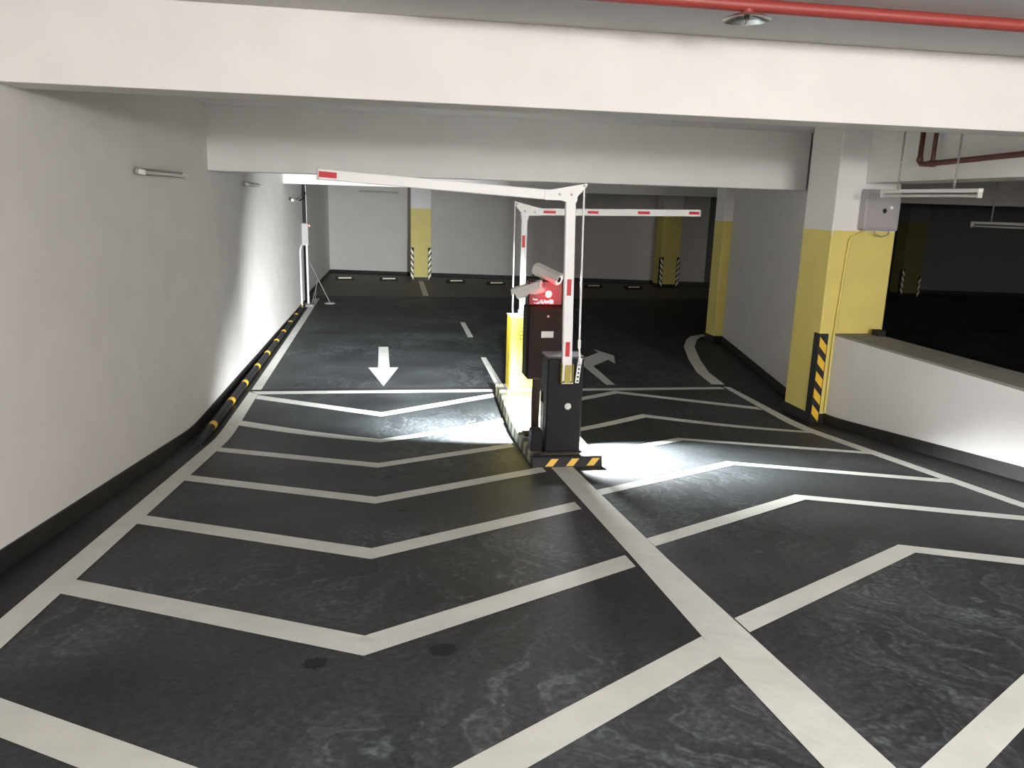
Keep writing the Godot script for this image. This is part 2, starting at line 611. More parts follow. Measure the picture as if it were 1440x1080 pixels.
func skirt(b: Mb, p: Vector2, q: Vector2, side: Vector2) -> void:
	var h := 0.12
	var t := 0.012
	var s := side * t
	var a0 := Vector3(p.x + s.x, fh(p.y) - 0.02, p.y + s.y)
	var a1 := Vector3(p.x + s.x, fh(p.y) + h, p.y + s.y)
	var a2 := Vector3(p.x, fh(p.y) + h, p.y)
	var c0 := Vector3(q.x + s.x, fh(q.y) - 0.02, q.y + s.y)
	var c1 := Vector3(q.x + s.x, fh(q.y) + h, q.y + s.y)
	var c2 := Vector3(q.x, fh(q.y) + h, q.y)
	var inside := (a0 + c1) * 0.5 - Vector3(side.x, 0.3, side.y)
	b.quad(a0, a1, c1, c0, inside)
	b.quad(a1, a2, c2, c1, inside)

# ------------------------------------------------------------------ painted markings
func mark(called: String, p: PackedVector2Array, label: String, group := "", lift := 0.003) -> MeshInstance3D:
	var b := Mb.new()
	paint(b, p, lift)
	var o := obj(called, b, M.line)
	tag(o, label, "road marking", group)
	o.set_meta("kind", "thing")
	return o

func build_markings() -> void:
	mark("lane_line", poly([[-1.695, -19.9], [-1.56, -19.9], [-1.555, -10.1], [-1.675, -10.1]]), "straight white edge line beside the wall beyond the cross line")
	mark("lane_line", poly([[-1.685, -10.0], [-1.56, -9.86], [-1.545, -8.0], [-1.55, 2.0], [-1.69, 2.0], [-1.69, -8.0]]), "white edge line down the ramp beside the long wall")
	mark("cross_line", poly([[-1.66, -10.0], [xi(-9.95) - 0.01, -9.98], [xi(-9.95) - 0.01, -9.84], [-1.55, -9.84]]), "white cross line in front of the straight arrow", "", 0.005)
	mark("cross_line", poly([[1.95, -9.98], [4.66, -9.97], [4.66, -9.84], [1.95, -9.84]]), "white cross line of the entry lane behind the black cabinet", "", 0.005)
	mark("lane_line", poly([[4.70, -10.0], [4.79, -9.97], [4.80, -8.0], [4.55, -4.6], [4.50, 2.0], [4.38, 2.0], [4.44, -4.6], [4.655, -8.0]]), "white edge line down the ramp beside the half wall")
	mark("centre_line", poly([[1.41, -6.19], [1.60, -6.19], [1.55, -3.8], [1.55, 2.0], [1.33, 2.0], [1.33, -2.6], [1.365, -3.9]]), "broad white centre line from the barrier island up the ramp")
	mark("lane_dash", poly([[1.545, -14.13], [1.645, -14.13], [1.68, -16.0], [1.58, -16.0]]), "far white dash between the lanes, well beyond the island")
	mark("lane_dash", poly([[1.50, -10.0], [1.61, -10.0], [1.63, -12.2], [1.545, -12.2]]), "near white dash between the lanes touching the island's kerb")
	var arc: Array = []
	for q in [[6.35, -14.42], [6.02, -14.22], [5.79, -13.85], [5.44, -13.1], [5.07, -11.95], [4.80, -10.95], [4.69, -10.14]]:
		arc.append(Vector2(q[0], q[1]))
	mark("curved_line", strip(arc, 0.19), "curved white line sweeping round the corner by the far yellow column")
	mark("arrow_marking", poly([[-0.08, -13.16], [0.082, -13.16], [0.088, -11.45], [0.218, -11.45], [-0.003, -10.24], [-0.223, -11.45], [-0.08, -11.45]]), "straight white arrow pointing towards the cross line")
	mark("arrow_marking", poly([[3.06, -10.18], [3.185, -10.18], [3.215, -11.46], [3.60, -11.96], [3.62, -11.63], [3.80, -12.3], [3.607, -12.93], [3.60, -12.58], [3.28, -12.17], [3.06, -11.55]]), "bent white arrow turning right behind the barrier arm")
	var ordinal := ["first", "second", "third", "fourth", "fifth", "sixth", "seventh"]
	var k := 0.6
	for i in 7:
		var za := -8.71 + 1.172 * i
		var ax := -0.03 - 0.012 * i
		var xL := -1.555
		var zt := za - 0.19
		var xR := 1.335
		if za < -6.6:
			xR = xi(za - 0.8) - 0.005
		elif za < -5.6:
			xR = xi(-6.4) - 0.005
		if i == 6:
			k = 0.68
			za = -1.66
			zt = za - 0.19
		var p := [[ax, za], [xL, za - k * (ax - xL)], [xL, zt - k * (ax - xL)], [ax, zt], [xR, zt - k * (xR - ax)], [xR, za - k * (xR - ax)]]
		var lb: String = ordinal[i] + " white chevron from the cross line in the exit lane by the long wall"
		mark("chevron_marking", poly(p), lb, "chevrons of the exit lane", 0.0022)
	k = 0.6
	for i in 7:
		var za := -9.68 + 1.195 * i
		var ax := 3.07 - 0.012 * i
		var xR := 4.655 if za < -7.5 else 4.655 - 0.063 * (za + 8.0)
		xR = minf(xR, 4.66)
		var zt := za - 0.15
		var xL := 1.56
		if za < -7.0:
			xL = xi(minf(za + 0.6, -6.3)) + 0.63
		var p := [[ax, za], [xL, za + k * (ax - xL)], [xL, zt + k * (ax - xL)], [ax, zt], [xR, zt + k * (xR - ax)], [xR, za + k * (xR - ax)]]
		var lb: String = ordinal[i] + " white chevron from the cross line in the entry lane by the half wall"
		mark("chevron_marking", poly(p), lb, "chevrons of the entry lane", 0.0022)
	var b := Mb.new()
	paint(b, poly([[-1.68, -10.14], [1.42, -10.14], [1.42, -10.02], [-1.68, -10.02]]), 0.0022)
	struct("trim_1", b, M.rubber).set_meta("label", "dark joint in the floor just behind the white cross line")

# ------------------------------------------------------------------ columns and corner guards
func guard(at: Vector3, h: float, w: float, sx: float, n: int, lean: float, stripe_mat: Material, label: String, group := "", fat := 0.27) -> void:
	# rubber corner guard: two flanges round the corner, stripes on the front flange and the side flange; sx: which way the side flange looks
	var t := thing("corner_guard", label, "corner guard", at, group)
	var b := Mb.new()
	b.box(at + Vector3(-sx * (w * 0.5 - 0.012), h * 0.5, 0.006), Vector3(w, h, 0.012), 0.004)
	b.box(at + Vector3(sx * 0.006, h * 0.5, -w * 0.5 + 0.006), Vector3(0.012, h, w), 0.004)
	obj("rubber_body", b, M.rubber, t)
	var step := h / (n + 0.25)
	for i in n:
		var y := step * (i + 0.55)
		b = Mb.new()
		var x0 := -sx * (w - 0.025)
		var x1 := -sx * -0.001
		var hh := step * fat
		var dy := step * 0.34 * lean
		b.xf = Transform3D(Basis.IDENTITY, at)
		b.prism(poly([[x0, y - hh + dy], [x1, y - hh - dy], [x1, y + hh - dy], [x0, y + hh + dy]]), 0.0118, 0.0145)
		obj("yellow_stripe", b, stripe_mat, t)

func column(x0: float, x1: float, z0: float, z1: float, label: String, white: Material = M.wall_lifted, yellow: Material = M.yellow) -> MeshInstance3D:
	var b := Mb.new()
	b.box(Vector3((x0 + x1) / 2, 2.78, (z0 + z1) / 2), Vector3(x1 - x0, 1.24, absf(z1 - z0)), 0.01)
	var o := struct("column", b, white)
	o.set_meta("label", label)
	b = Mb.new()
	b.box(Vector3((x0 + x1) / 2, 1.17, (z0 + z1) / 2), Vector3(x1 - x0 + 0.002, 2.14, absf(z1 - z0) + 0.002), 0.012)
	obj("yellow_paint", b, yellow, o)
	b = Mb.new()
	b.box(Vector3((x0 + x1) / 2, 0.05, (z0 + z1) / 2), Vector3(x1 - x0 + 0.012, 0.14, absf(z1 - z0) + 0.012), 0.004)
	obj("black_skirting", b, M.black_paint, o)
	return o

func build_columns() -> void:
	column(4.93, 5.705, -8.72, -8.1, "yellow and white column at the end of the half wall")
	guard(Vector3(4.93, 0.02, -8.1), 1.05, 0.115, -1.0, 5, -0.75, M.stripe, "black corner guard with yellow stripes on the column at the half wall's end")
	column(6.12, 6.5, -14.0, -13.6, "slim yellow column at the far end of the grey side wall")

# ------------------------------------------------------------------ barrier island
func build_island() -> void:
	var t := thing("barrier_island", "raised concrete island with worn striped kerb under the barriers", "traffic island", Vector3(1.6, 0.0, -8.0))
	var zs: Array = [-9.70, -9.0, -8.36, -8.0, -7.6, -7.0, -6.6, -6.26]
	var b := Mb.new()
	for i in zs.size() - 1:
		var z0: float = zs[i]
		var z1: float = zs[i + 1]
		var c := Vector3(1.6, 0.0, (z0 + z1) * 0.5)
		var L0 := xi(z0) + 0.095
		var L1 := xi(z1) + 0.095
		var R0 := xi(z0) + 0.52
		var R1 := xi(z1) + 0.52
		b.quad(Vector3(L0, it(z0) - 0.006, z0), Vector3(R0, it(z0) - 0.006, z0), Vector3(R1, it(z1) - 0.006, z1), Vector3(L1, it(z1) - 0.006, z1), c)
	obj("concrete_top", b, M.island, t)
	# kerb: slanted pale and dark painted pieces along both long sides, plus the far end
	for side in [0, 1]:
		var step := 0.155
		var kk := 0
		var z := -9.70
		while z < -6.27:
			var z2 := minf(z + step, -6.26)
			b = Mb.new()
			for part in 1:
				var o0 := xi(z) + (0.0 if side == 0 else 0.62)
				var o1 := xi(z2) + (0.0 if side == 0 else 0.62)
				var dir := 1.0 if side == 0 else -1.0
				var lean := 0.055
				var sl := 0.016
				var zt0 := z
				var zt1 := z2
				var zb0 := minf(z + lean, -6.26)
				var zb1 := minf(z2 + lean, -6.26)
				if kk == 0:
					zb0 = z
				var c := Vector3(o0 + dir * 0.2, -0.3, (z + z2) * 0.5)
				var A := Vector3(o0, fh(zb0) - 0.02, zb0)
				var B := Vector3(o1, fh(zb1) - 0.02, zb1)
				var C := Vector3(o1 + dir * sl, it(zt1) - 0.012, zt1)
				var D := Vector3(o0 + dir * sl, it(zt0) - 0.012, zt0)
				var C2 := Vector3(o1 + dir * (sl + 0.014), it(zt1), zt1)
				var D2 := Vector3(o0 + dir * (sl + 0.014), it(zt0), zt0)
				var E := Vector3(o1 + dir * 0.1, it(zt1), zt1)
				var F := Vector3(o0 + dir * 0.1, it(zt0), zt0)
				b.quad(A, B, C, D, c)
				b.quad(D, C, C2, D2, c)
				b.quad(D2, C2, E, F, c)
			obj("kerb_stripe", b, M.kerb_pale if kk % 2 == 0 else M.kerb_dark, t)
			z = z2
			kk += 1
	b = Mb.new()
	b.box(Vector3(xi(-9.7) + 0.31, 0.065, -9.705), Vector3(0.61, 0.15, 0.03), 0.008)
	obj("end_kerb", b, M.kerb_pale, t)
	# rubber end guard with three yellow stripes
	var gd := thing("end_guard", "black rubber guard with three yellow stripes across the island's near end", "kerb guard", Vector3(1.55, 0.2, -6.22))
	b = Mb.new()
	b.xf = Transform3D(Basis(Vector3(0, 0, 1), Vector3(0, 1, 0), Vector3(-1, 0, 0)), Vector3.ZERO)
	# profile in (z, y) pulled along x
	b.prism(poly([[-6.27, 0.19], [-6.195, 0.205], [-6.215, 0.29], [-6.225, 0.302], [-6.27, 0.302]]), -1.25, -1.865)
	obj("rubber_body", b, M.rubber, gd)
	for i in 3:
		b = Mb.new()
		var x := 1.395 + i * 0.182
		var fz := func(y: float) -> float:
			return lerpf(-6.195, -6.215, (y - 0.205) / 0.085) + 0.0025
		var y0 := 0.225
		var y1 := 0.287
		var P := [Vector3(x - 0.035, y0, fz.call(y0)), Vector3(x + 0.03, y0, fz.call(y0)), Vector3(x + 0.085, y1, fz.call(y1)), Vector3(x + 0.02, y1, fz.call(y1))]
		b.quad(P[0], P[1], P[2], P[3], Vector3(x, 0.2, -6.6))
		var dz := Vector3(0, 0, -0.004)
		for e in 4:
			b.quad(P[e], P[(e + 1) % 4], P[(e + 1) % 4] + dz, P[e] + dz, (P[0] + P[2]) * 0.5)
		obj("yellow_stripe", b, M.stripe, gd)
	# plain black block filling the dark spot at the cabinet's foot
	b = Mb.new()
	b.box(Vector3(1.335, 0.365, -6.54), Vector3(0.10, 0.2, 0.14), 0.008)
	tag(obj("foot_block", b, M.black), "small black box standing at the foot of the black barrier cabinet", "box")

# ------------------------------------------------------------------ barriers
func stickers(t: Node, list: Array, zf: float, dirz: float) -> void:
	for q in list:
		var b := Mb.new()
		b.box(Vector3((q[0] + q[2]) * 0.5, (q[1] + q[3]) * 0.5, zf), Vector3(q[2] - q[0], q[3] - q[1], 0.003))
		obj("red_sticker", b, M.red_sticker, t)

func build_barriers() -> void:
	# near barrier: black cabinet, arm folded over the exit lane
	var t := thing("barrier_gate", "near barrier with black cabinet and white folding arm over the exit lane", "parking barrier", Vector3(1.56, 0.27, -6.6))
	var b := Mb.new()
	b.box(Vector3(1.566, 0.685, -6.58), Vector3(0.322, 0.87, 0.26), 0.012)
	var cab := obj("cabinet", b, M.black, t)
	b = Mb.new()
	b.box(Vector3(1.566, 1.125, -6.58), Vector3(0.334, 0.022, 0.275), 0.008)
	obj("lid", b, mat(Color(0.24, 0.235, 0.24), 0.3), cab)
	b = Mb.new()
	b.lathe([Vector2(0, 0.006), Vector2(0.024, 0.006), Vector2(0.03, 0.0), Vector2(0.03, -0.006)], Vector3(1.597, 0.69, -6.448), Vector3(0, 0, 1), 24)
	b.lathe([Vector2(0, 0.009), Vector2(0.007, 0.009), Vector2(0.009, 0.006)], Vector3(1.597, 0.69, -6.448), Vector3(0, 0, 1), 12)
	obj("round_lock", b, M.white_plastic, cab)
	b = Mb.new()
	b.box(Vector3(1.4035, 0.50, -6.63), Vector3(0.006, 0.36, 0.10), 0.001)
	var vent := obj("vent_strip", b, M.white_plastic, cab)
	b = Mb.new()
	for i in 13:
		for z in [-6.655, -6.63, -6.605]:
			b.box(Vector3(1.4002, 0.345 + 0.026 * i, z), Vector3(0.002, 0.012, 0.012))
	obj("vent_holes", b, M.rubber, vent).set_meta("kind", "stuff")
	b = Mb.new()
	b.box(Vector3(1.400, 0.735, -6.64), Vector3(0.012, 0.085, 0.05), 0.004)
	obj("side_latch", b, M.rubber, cab)
	b = Mb.new()
	b.box(Vector3(1.566, 0.27, -6.58), Vector3(0.35, 0.03, 0.30), 0.006)
	obj("base_plate", b, M.black, t)
	b = Mb.new()
	b.bar(Vector3(1.562, 0.93, -6.405), Vector3(1.530, 2.48, -6.405), 0.085, 0.045, 0.006)
	obj("lower_arm", b, M.white_metal, t)
	# olive yellow clamp: back plate, two cheeks, bottom lip
	b = Mb.new()
	b.box(Vector3(1.566, 0.995, -6.44), Vector3(0.10, 0.165, 0.018), 0.003)
	b.box(Vector3(1.517, 0.995, -6.41), Vector3(0.008, 0.165, 0.055), 0.002)
	b.box(Vector3(1.615, 0.995, -6.41), Vector3(0.008, 0.165, 0.055), 0.002)
	b.box(Vector3(1.566, 0.995, -6.378), Vector3(0.055, 0.160, 0.008), 0.002)
	obj("clamp", b, mat(Color(0.66, 0.60, 0.24), 0.4), t)
	b = Mb.new()
	b.box(Vector3(1.566, 0.914, -6.405), Vector3(0.10, 0.008, 0.06), 0.002)
	obj("clamp_lip", b, M.white_metal, t)
	# crank lever and pull rod
	b = Mb.new()
	b.bar(Vector3(1.662, 0.905, -6.43), Vector3(1.678, 1.075, -6.43), 0.036, 0.012, 0.003)
	b.bar(Vector3(1.678, 1.06, -6.43), Vector3(1.684, 1.125, -6.43), 0.036, 0.012, 0.003)
	var lev := obj("crank_lever", b, M.white_metal, t)
	b = Mb.new()
	for y in [0.925, 0.96, 0.995, 1.03]:
		b.lathe([Vector2(0, 0.002), Vector2(0.008, 0.002), Vector2(0.009, 0.0)], Vector3(1.664 + (y - 0.905) * 0.094, y, -6.424), Vector3(0, 0, 1), 10)
	obj("lever_hole", b, M.rubber, lev)
	b = Mb.new()
	b.tube([Vector3(1.68, 1.09, -6.42), Vector3(1.668, 1.22, -6.42), Vector3(1.645, 2.57, -6.42)], 0.0085, 8)
	var rod := obj("pull_rod", b, M.white_metal, t)
	b = Mb.new()
	b.tube([Vector3(1.668, 1.215, -6.42), Vector3(1.666, 1.285, -6.42)], 0.014, 8)
	obj("rod_joint", b, M.white_metal, rod)
	b = Mb.new()
	b.prism(poly([[1.308, 2.525], [1.456, 2.553], [1.655, 2.592], [1.66, 2.572], [1.58, 2.485], [1.578, 2.44], [1.484, 2.44], [1.45, 2.452], [1.308, 2.452]]), -6.437, -6.372)
	var jt := obj("folding_joint", b, M.white_metal, t)
	for q in [[1.53, 2.50], [1.43, 2.50], [1.635, 2.573]]:
		b = Mb.new()
		b.lathe([Vector2(0, 0.006), Vector2(0.009, 0.006), Vector2(0.011, 0.0)], Vector3(q[0], q[1], -6.372), Vector3(0, 0, 1), 10)
		obj("pivot_bolt", b, M.grey_metal, jt)
	b = Mb.new()
	b.bar(Vector3(-0.485, 2.596, -6.405), Vector3(1.36, 2.493, -6.405), 0.045, 0.082, 0.006, Vector3(0, 0, 1))
	obj("upper_arm", b, M.white_metal, t)
	b = Mb.new()
	b.bar(Vector3(-0.498, 2.597, -6.405), Vector3(-0.484, 2.596, -6.405), 0.049, 0.086, 0.004, Vector3(0, 0, 1))
	obj("end_cap", b, M.white_plastic, t)
	stickers(t, [[1.5265, 1.673, 1.5645, 1.811], [1.537, 1.15, 1.575, 1.276]], -6.382, 1.0)
	b = Mb.new()
	b.bar(Vector3(-0.48, 2.596, -6.382), Vector3(-0.345, 2.588, -6.382), 0.003, 0.045, 0.0, Vector3(0, 0, 1))
	obj("red_sticker", b, M.red_sticker, t)

	# far barrier: yellow cabinet, arm folded over the entry lane
	t = thing("barrier_gate", "far barrier with yellow cabinet and white arm over the entry lane", "parking barrier", Vector3(1.7, 0.14, -9.5))
	b = Mb.new()
	b.box(Vector3(1.70, 0.60, -9.49), Vector3(0.31, 0.92, 0.28), 0.012)
	cab = obj("cabinet", b, M.cab_yellow, t)
	b = Mb.new()
	b.box(Vector3(1.70, 1.068, -9.49), Vector3(0.322, 0.022, 0.295), 0.008)
	obj("lid", b, M.white_plastic, cab)
	b = Mb.new()
	# dark upright lettering: box-like strokes, partly hidden behind the kiosk
	for s in [[1.652, 0.93, 0.008, 0.10], [1.712, 0.93, 0.008, 0.10], [1.682, 0.976, 0.066, 0.009], [1.682, 0.932, 0.066, 0.009], [1.682, 0.885, 0.066, 0.009], [1.682, 0.838, 0.066, 0.008], [1.662, 0.808, 0.008, 0.06], [1.70, 0.808, 0.008, 0.06], [1.682, 0.79, 0.06, 0.008]]:
		b.box(Vector3(s[0] + 0.01, s[1], -9.3495), Vector3(s[2], s[3], 0.002))
	obj("lettering", b, mat(Color(0.25, 0.21, 0.06), 0.6), cab)
	b = Mb.new()
	b.box(Vector3(1.70, 0.147, -9.49), Vector3(0.35, 0.022, 0.32), 0.005)
	obj("base_plate", b, M.grey_metal, t)
	var zc := -9.672
	b = Mb.new()
	b.bar(Vector3(1.742, 0.95, zc), Vector3(1.736, 2.30, zc), 0.072, 0.045, 0.006)
	obj("lower_arm", b, M.white_metal, t)
	b = Mb.new()
	b.box(Vector3(1.742, 1.04, -9.645), Vector3(0.095, 0.16, 0.018), 0.003)
	b.box(Vector3(1.694, 1.04, zc), Vector3(0.008, 0.16, 0.06), 0.002)
	b.box(Vector3(1.790, 1.04, zc), Vector3(0.008, 0.16, 0.06), 0.002)
	obj("clamp", b, M.grey_metal, t)
	b = Mb.new()
	b.prism(poly([[1.604, 2.452], [1.814, 2.402], [1.945, 2.374], [1.945, 2.288], [1.786, 2.282], [1.780, 2.235], [1.70, 2.235], [1.690, 2.318], [1.625, 2.395]]), -9.705, -9.64)
	jt = obj("folding_joint", b, M.white_metal, t)
	for q in [[1.735, 2.335], [1.86, 2.33], [1.63, 2.42]]:
		b = Mb.new()
		b.lathe([Vector2(0, 0.006), Vector2(0.009, 0.006), Vector2(0.011, 0.0)], Vector3(q[0], q[1], -9.64), Vector3(0, 0, 1), 10)
		obj("pivot_bolt", b, M.grey_metal, jt)
	b = Mb.new()
	b.bar(Vector3(1.90, 2.331, zc), Vector3(4.01, 2.371, zc), 0.045, 0.085, 0.006, Vector3(0, 0, 1))
	obj("upper_arm", b, M.white_metal, t)
	b = Mb.new()
	b.bar(Vector3(4.008, 2.371, zc), Vector3(4.022, 2.3715, zc), 0.049, 0.089, 0.004, Vector3(0, 0, 1))
	obj("end_cap", b, M.white_plastic, t)
	b = Mb.new()
	b.tube([Vector3(1.63, 1.0, -9.66), Vector3(1.618, 1.12, -9.66), Vector3(1.612, 2.42, -9.66)], 0.0085, 8)
	obj("pull_rod", b, M.white_metal, t)
	b = Mb.new()
	b.bar(Vector3(1.64, 0.90, -9.645), Vector3(1.628, 1.06, -9.645), 0.036, 0.012, 0.003)
	obj("crank_lever", b, M.grey_metal, t)
	stickers(t, [[1.713, 1.894, 1.750, 2.042], [1.971, 2.316, 2.124, 2.350], [2.533, 2.327, 2.671, 2.361], [3.185, 2.339, 3.34, 2.373], [3.861, 2.352, 4.0, 2.386]], -9.649, 1.0)

# ------------------------------------------------------------------ control kiosk, cameras, fill lamps
func build_kiosk() -> void:
	var t := thing("control_kiosk", "dark brown control box on a post with a glowing red display on top", "kiosk", Vector3(1.5, 0.21, -7.2))
	var b := Mb.new()
	b.box(Vector3(1.508, 1.137, -7.225), Vector3(0.346, 0.705, 0.25), 0.022)
	var body := obj("housing", b, M.brown_metal, t)
	b = Mb.new()
	b.box(Vector3(1.528, 1.222, -7.098), Vector3(0.118, 0.062, 0.006), 0.001)
	obj("label_plate", b, M.white_plastic, body)
	b = Mb.new()
	b.box(Vector3(1.610, 1.222, -7.098), Vector3(0.02, 0.05, 0.006), 0.001)
	obj("keyhole_plate", b, M.black, body)
	b = Mb.new()
	b.lathe([Vector2(0, 0.008), Vector2(0.009, 0.008), Vector2(0.012, 0.0)], Vector3(1.531, 1.394, -7.1), Vector3(0, 0, 1), 12)
	obj("button", b, M.white_plastic, body)
	b = Mb.new()
	b.box(Vector3(1.457, 0.515, -7.2), Vector3(0.07, 0.6, 0.07), 0.006)
	obj("post", b, M.brown_metal, t)
	b = Mb.new()
	b.box(Vector3(1.457, 0.222, -7.2), Vector3(0.22, 0.02, 0.16), 0.004)
	obj("base_plate", b, M.black, t)
	# red display board
	b = Mb.new()
	b.box(Vector3(1.508, 1.605, -7.2), Vector3(0.33, 0.235, 0.09), 0.01)
	var dsp := obj("display_case", b, mat(Color(0.20, 0.04, 0.05), 0.4), t)
	var scr := mat(Color(0.42, 0.03, 0.07), 0.3)
	scr.emission_enabled = true
	scr.emission = Color(0.58, 0.03, 0.15)
	scr.emission_energy_multiplier = 0.2
	b = Mb.new()
	b.box(Vector3(1.508, 1.605, -7.153), Vector3(0.31, 0.215, 0.006), 0.002)
	obj("led_screen", b, scr, dsp)
	b = Mb.new()
	b.lathe([Vector2(0, 0.014), Vector2(0.02, 0.012), Vector2(0.032, 0.004), Vector2(0.034, 0.0)], Vector3(1.535, 1.597, -7.15), Vector3(0, 0, 1), 24)
	obj("red_signal_lamp", b, glow(Color(1.0, 0.72, 0.76), 2.2), dsp)
	# row of lit characters at the foot of the board: broken bright strokes
	b = Mb.new()
	for q in [[1.470, 1.528, 0.018, 0.034], [1.486, 1.515, 0.012, 0.02], [1.50, 1.53, 0.014, 0.03], [1.515, 1.522, 0.016, 0.028], [1.535, 1.526, 0.022, 0.03], [1.560, 1.528, 0.024, 0.044], [1.578, 1.524, 0.014, 0.036], [1.43, 1.512, 0.02, 0.012], [1.447, 1.519, 0.012, 0.022], [1.405, 1.514, 0.012, 0.008], [1.418, 1.545, 0.03, 0.012], [1.395, 1.55, 0.016, 0.01]]:
		b.box(Vector3(q[0], q[1], -7.1485), Vector3(q[2], q[3], 0.004))
	obj("lit_characters", b, glow(Color(1.0, 0.62, 0.66), 1.6), dsp)
	# mast that carries the cameras
	b = Mb.new()
	b.tube([Vector3(1.50, 1.48, -7.28), Vector3(1.50, 1.80, -7.28)], 0.018, 10)
	b.tube([Vector3(1.50, 1.64, -7.28), Vector3(1.40, 1.60, -7.26)], 0.012, 8)
	obj("camera_mast", b, M.grey_metal, t)
	bullet(Vector3(1.475, 1.672, -7.13), Vector3(1.262, 1.588, -7.27), false, "white camera pointing down towards the exit lane, back end showing", true)
	bullet(Vector3(1.44, 1.818, -7.32), Vector3(1.618, 1.738, -7.10), true, "white camera with dark round lens pointing towards the entry lane", false)
	fill_lamp(Vector3(1.52, 0.66, -7.30), Vector3(-0.5, -0.85, -1.10), "small black floodlight under the control box facing the exit lane")
	fill_lamp(Vector3(1.83, 0.62, -7.10), Vector3(0.5, -0.72, 0.62), "small black floodlight behind the black cabinet facing the entry lane")

func bullet(a: Vector3, c: Vector3, lens: bool, label: String, back: bool) -> void:
	# camera housing from its rear a to its front c: rounded box, hood, lens
	var t := thing("surveillance_camera", label, "camera", a)
	var ax := (c - a).normalized()
	var side := ax.cross(Vector3.UP).normalized()
	var up := side.cross(ax).normalized()
	var L := (c - a).length()
	var bs := Basis(side, up, -ax)
	var b := Mb.new()
	b.xf = Transform3D(bs, a)
	var oct := PackedVector2Array()
	for k in 12:
		var an := TAU * (k + 0.5) / 12.0
		oct.append(Vector2(cos(an) * 0.060, sin(an) * 0.058))
	b.prism(oct, 0.0, -L)
	obj("housing", b, M.white_plastic, t)
	b = Mb.new()
	b.xf = Transform3D(bs, a)
	b.prism(PackedVector2Array([Vector2(-0.063, 0.0), Vector2(-0.05, 0.045), Vector2(0, 0.062), Vector2(0.05, 0.045), Vector2(0.063, 0.0), Vector2(0.068, 0.0), Vector2(0.054, 0.05), Vector2(0, 0.068), Vector2(-0.054, 0.05), Vector2(-0.068, 0.0)]), -0.01, -L - 0.035)
	obj("sun_hood", b, M.white_plastic, t)
	b = Mb.new()
	b.lathe([Vector2(0, 0.004), Vector2(0.02, 0.003), Vector2(0.024, 0.006), Vector2(0.028, 0.002), Vector2(0.028, -0.002)], a + ax * L, ax, 18)
	obj("lens", b, mat(Color(0.03, 0.03, 0.035), 0.12), t)
	b = Mb.new()
	b.lathe([Vector2(0.034, 0.002), Vector2(0.044, 0.002)], a + ax * L, ax, 24)
	obj("led_ring", b, glow(Color(1, 1, 1), 1.0 if back else 0.5), t)
	b = Mb.new()
	b.lathe([Vector2(0.0, 0.006), Vector2(0.02, 0.006), Vector2(0.026, 0.0)], a, -ax, 14)
	b.tube([a - ax * 0.004, a - ax * 0.03 - Vector3(0, 0.01, 0), a - ax * 0.03 - Vector3(0, 0.09, 0.02)], 0.006, 8)
	obj("rear_cable", b, M.grey_metal if back else M.black, t)
	b = Mb.new()
	var m := a.lerp(c, 0.5)
	b.tube([m - up * 0.045, m - up * 0.075, Vector3(1.50, m.y - 0.075, -7.28)], 0.01, 8)
	obj("bracket", b, M.grey_metal, t)

func fill_lamp(at: Vector3, dir: Vector3, label: String) -> void:
	var t := thing("floodlight", label, "floodlight", at)
	var ax := dir.normalized()
	var side := ax.cross(Vector3.UP).normalized()
	var up := side.cross(ax).normalized()
	var b := Mb.new()
	b.box(at, Vector3(0.075, 0.075, 0.05), 0.008, Basis(side, up, -ax))
	obj("lamp_housing", b, M.black, t)
	b = Mb.new()
	b.lathe([Vector2(0, 0.004), Vector2(0.026, 0.004), Vector2(0.03, 0.0)], at + ax * 0.025, ax, 18)
	obj("lamp_face", b, glow(Color(1, 1, 1), 3.0), t)
	b = Mb.new()
	b.tube([at + Vector3(0, 0.03, 0), Vector3(at.x, 0.75, at.z), Vector3(1.6 if at.x > 1.6 else at.x, 0.79, -7.2)], 0.008, 8)
	obj("bracket", b, M.black, t)

# ------------------------------------------------------------------ fittings on the long wall
func tube_fitting(t: Node, a: Vector3, c: Vector3, out_dir: Vector3, body_m: Material, lit := false) -> void:
	# slim fluorescent batten: channel, tube, two end holders
	var ax := (c - a).normalized()
	var up := out_dir.normalized()
	var L := (c - a).length()
	var b := Mb.new()
	b.box((a + c) * 0.5, Vector3(L, 0.035, 0.05), 0.006, Basis(ax, up, ax.cross(up).normalized()))
	obj("channel", b, body_m, t)
	b = Mb.new()
	b.tube([a + ax * 0.03 + up * 0.045, c - ax * 0.03 + up * 0.045], 0.0135, 12)
	obj("fluorescent_tube", b, glow(Color(1, 0.98, 0.95), 2.0) if lit else M.white_plastic, t)
	for e in [a + ax * 0.015, c - ax * 0.015]:
		b = Mb.new()
		b.box(e + up * 0.036, Vector3(0.03, 0.055, 0.042), 0.006, Basis(ax, up, ax.cross(up).normalized()))
		obj("end_holder", b, M.white_plastic, t)

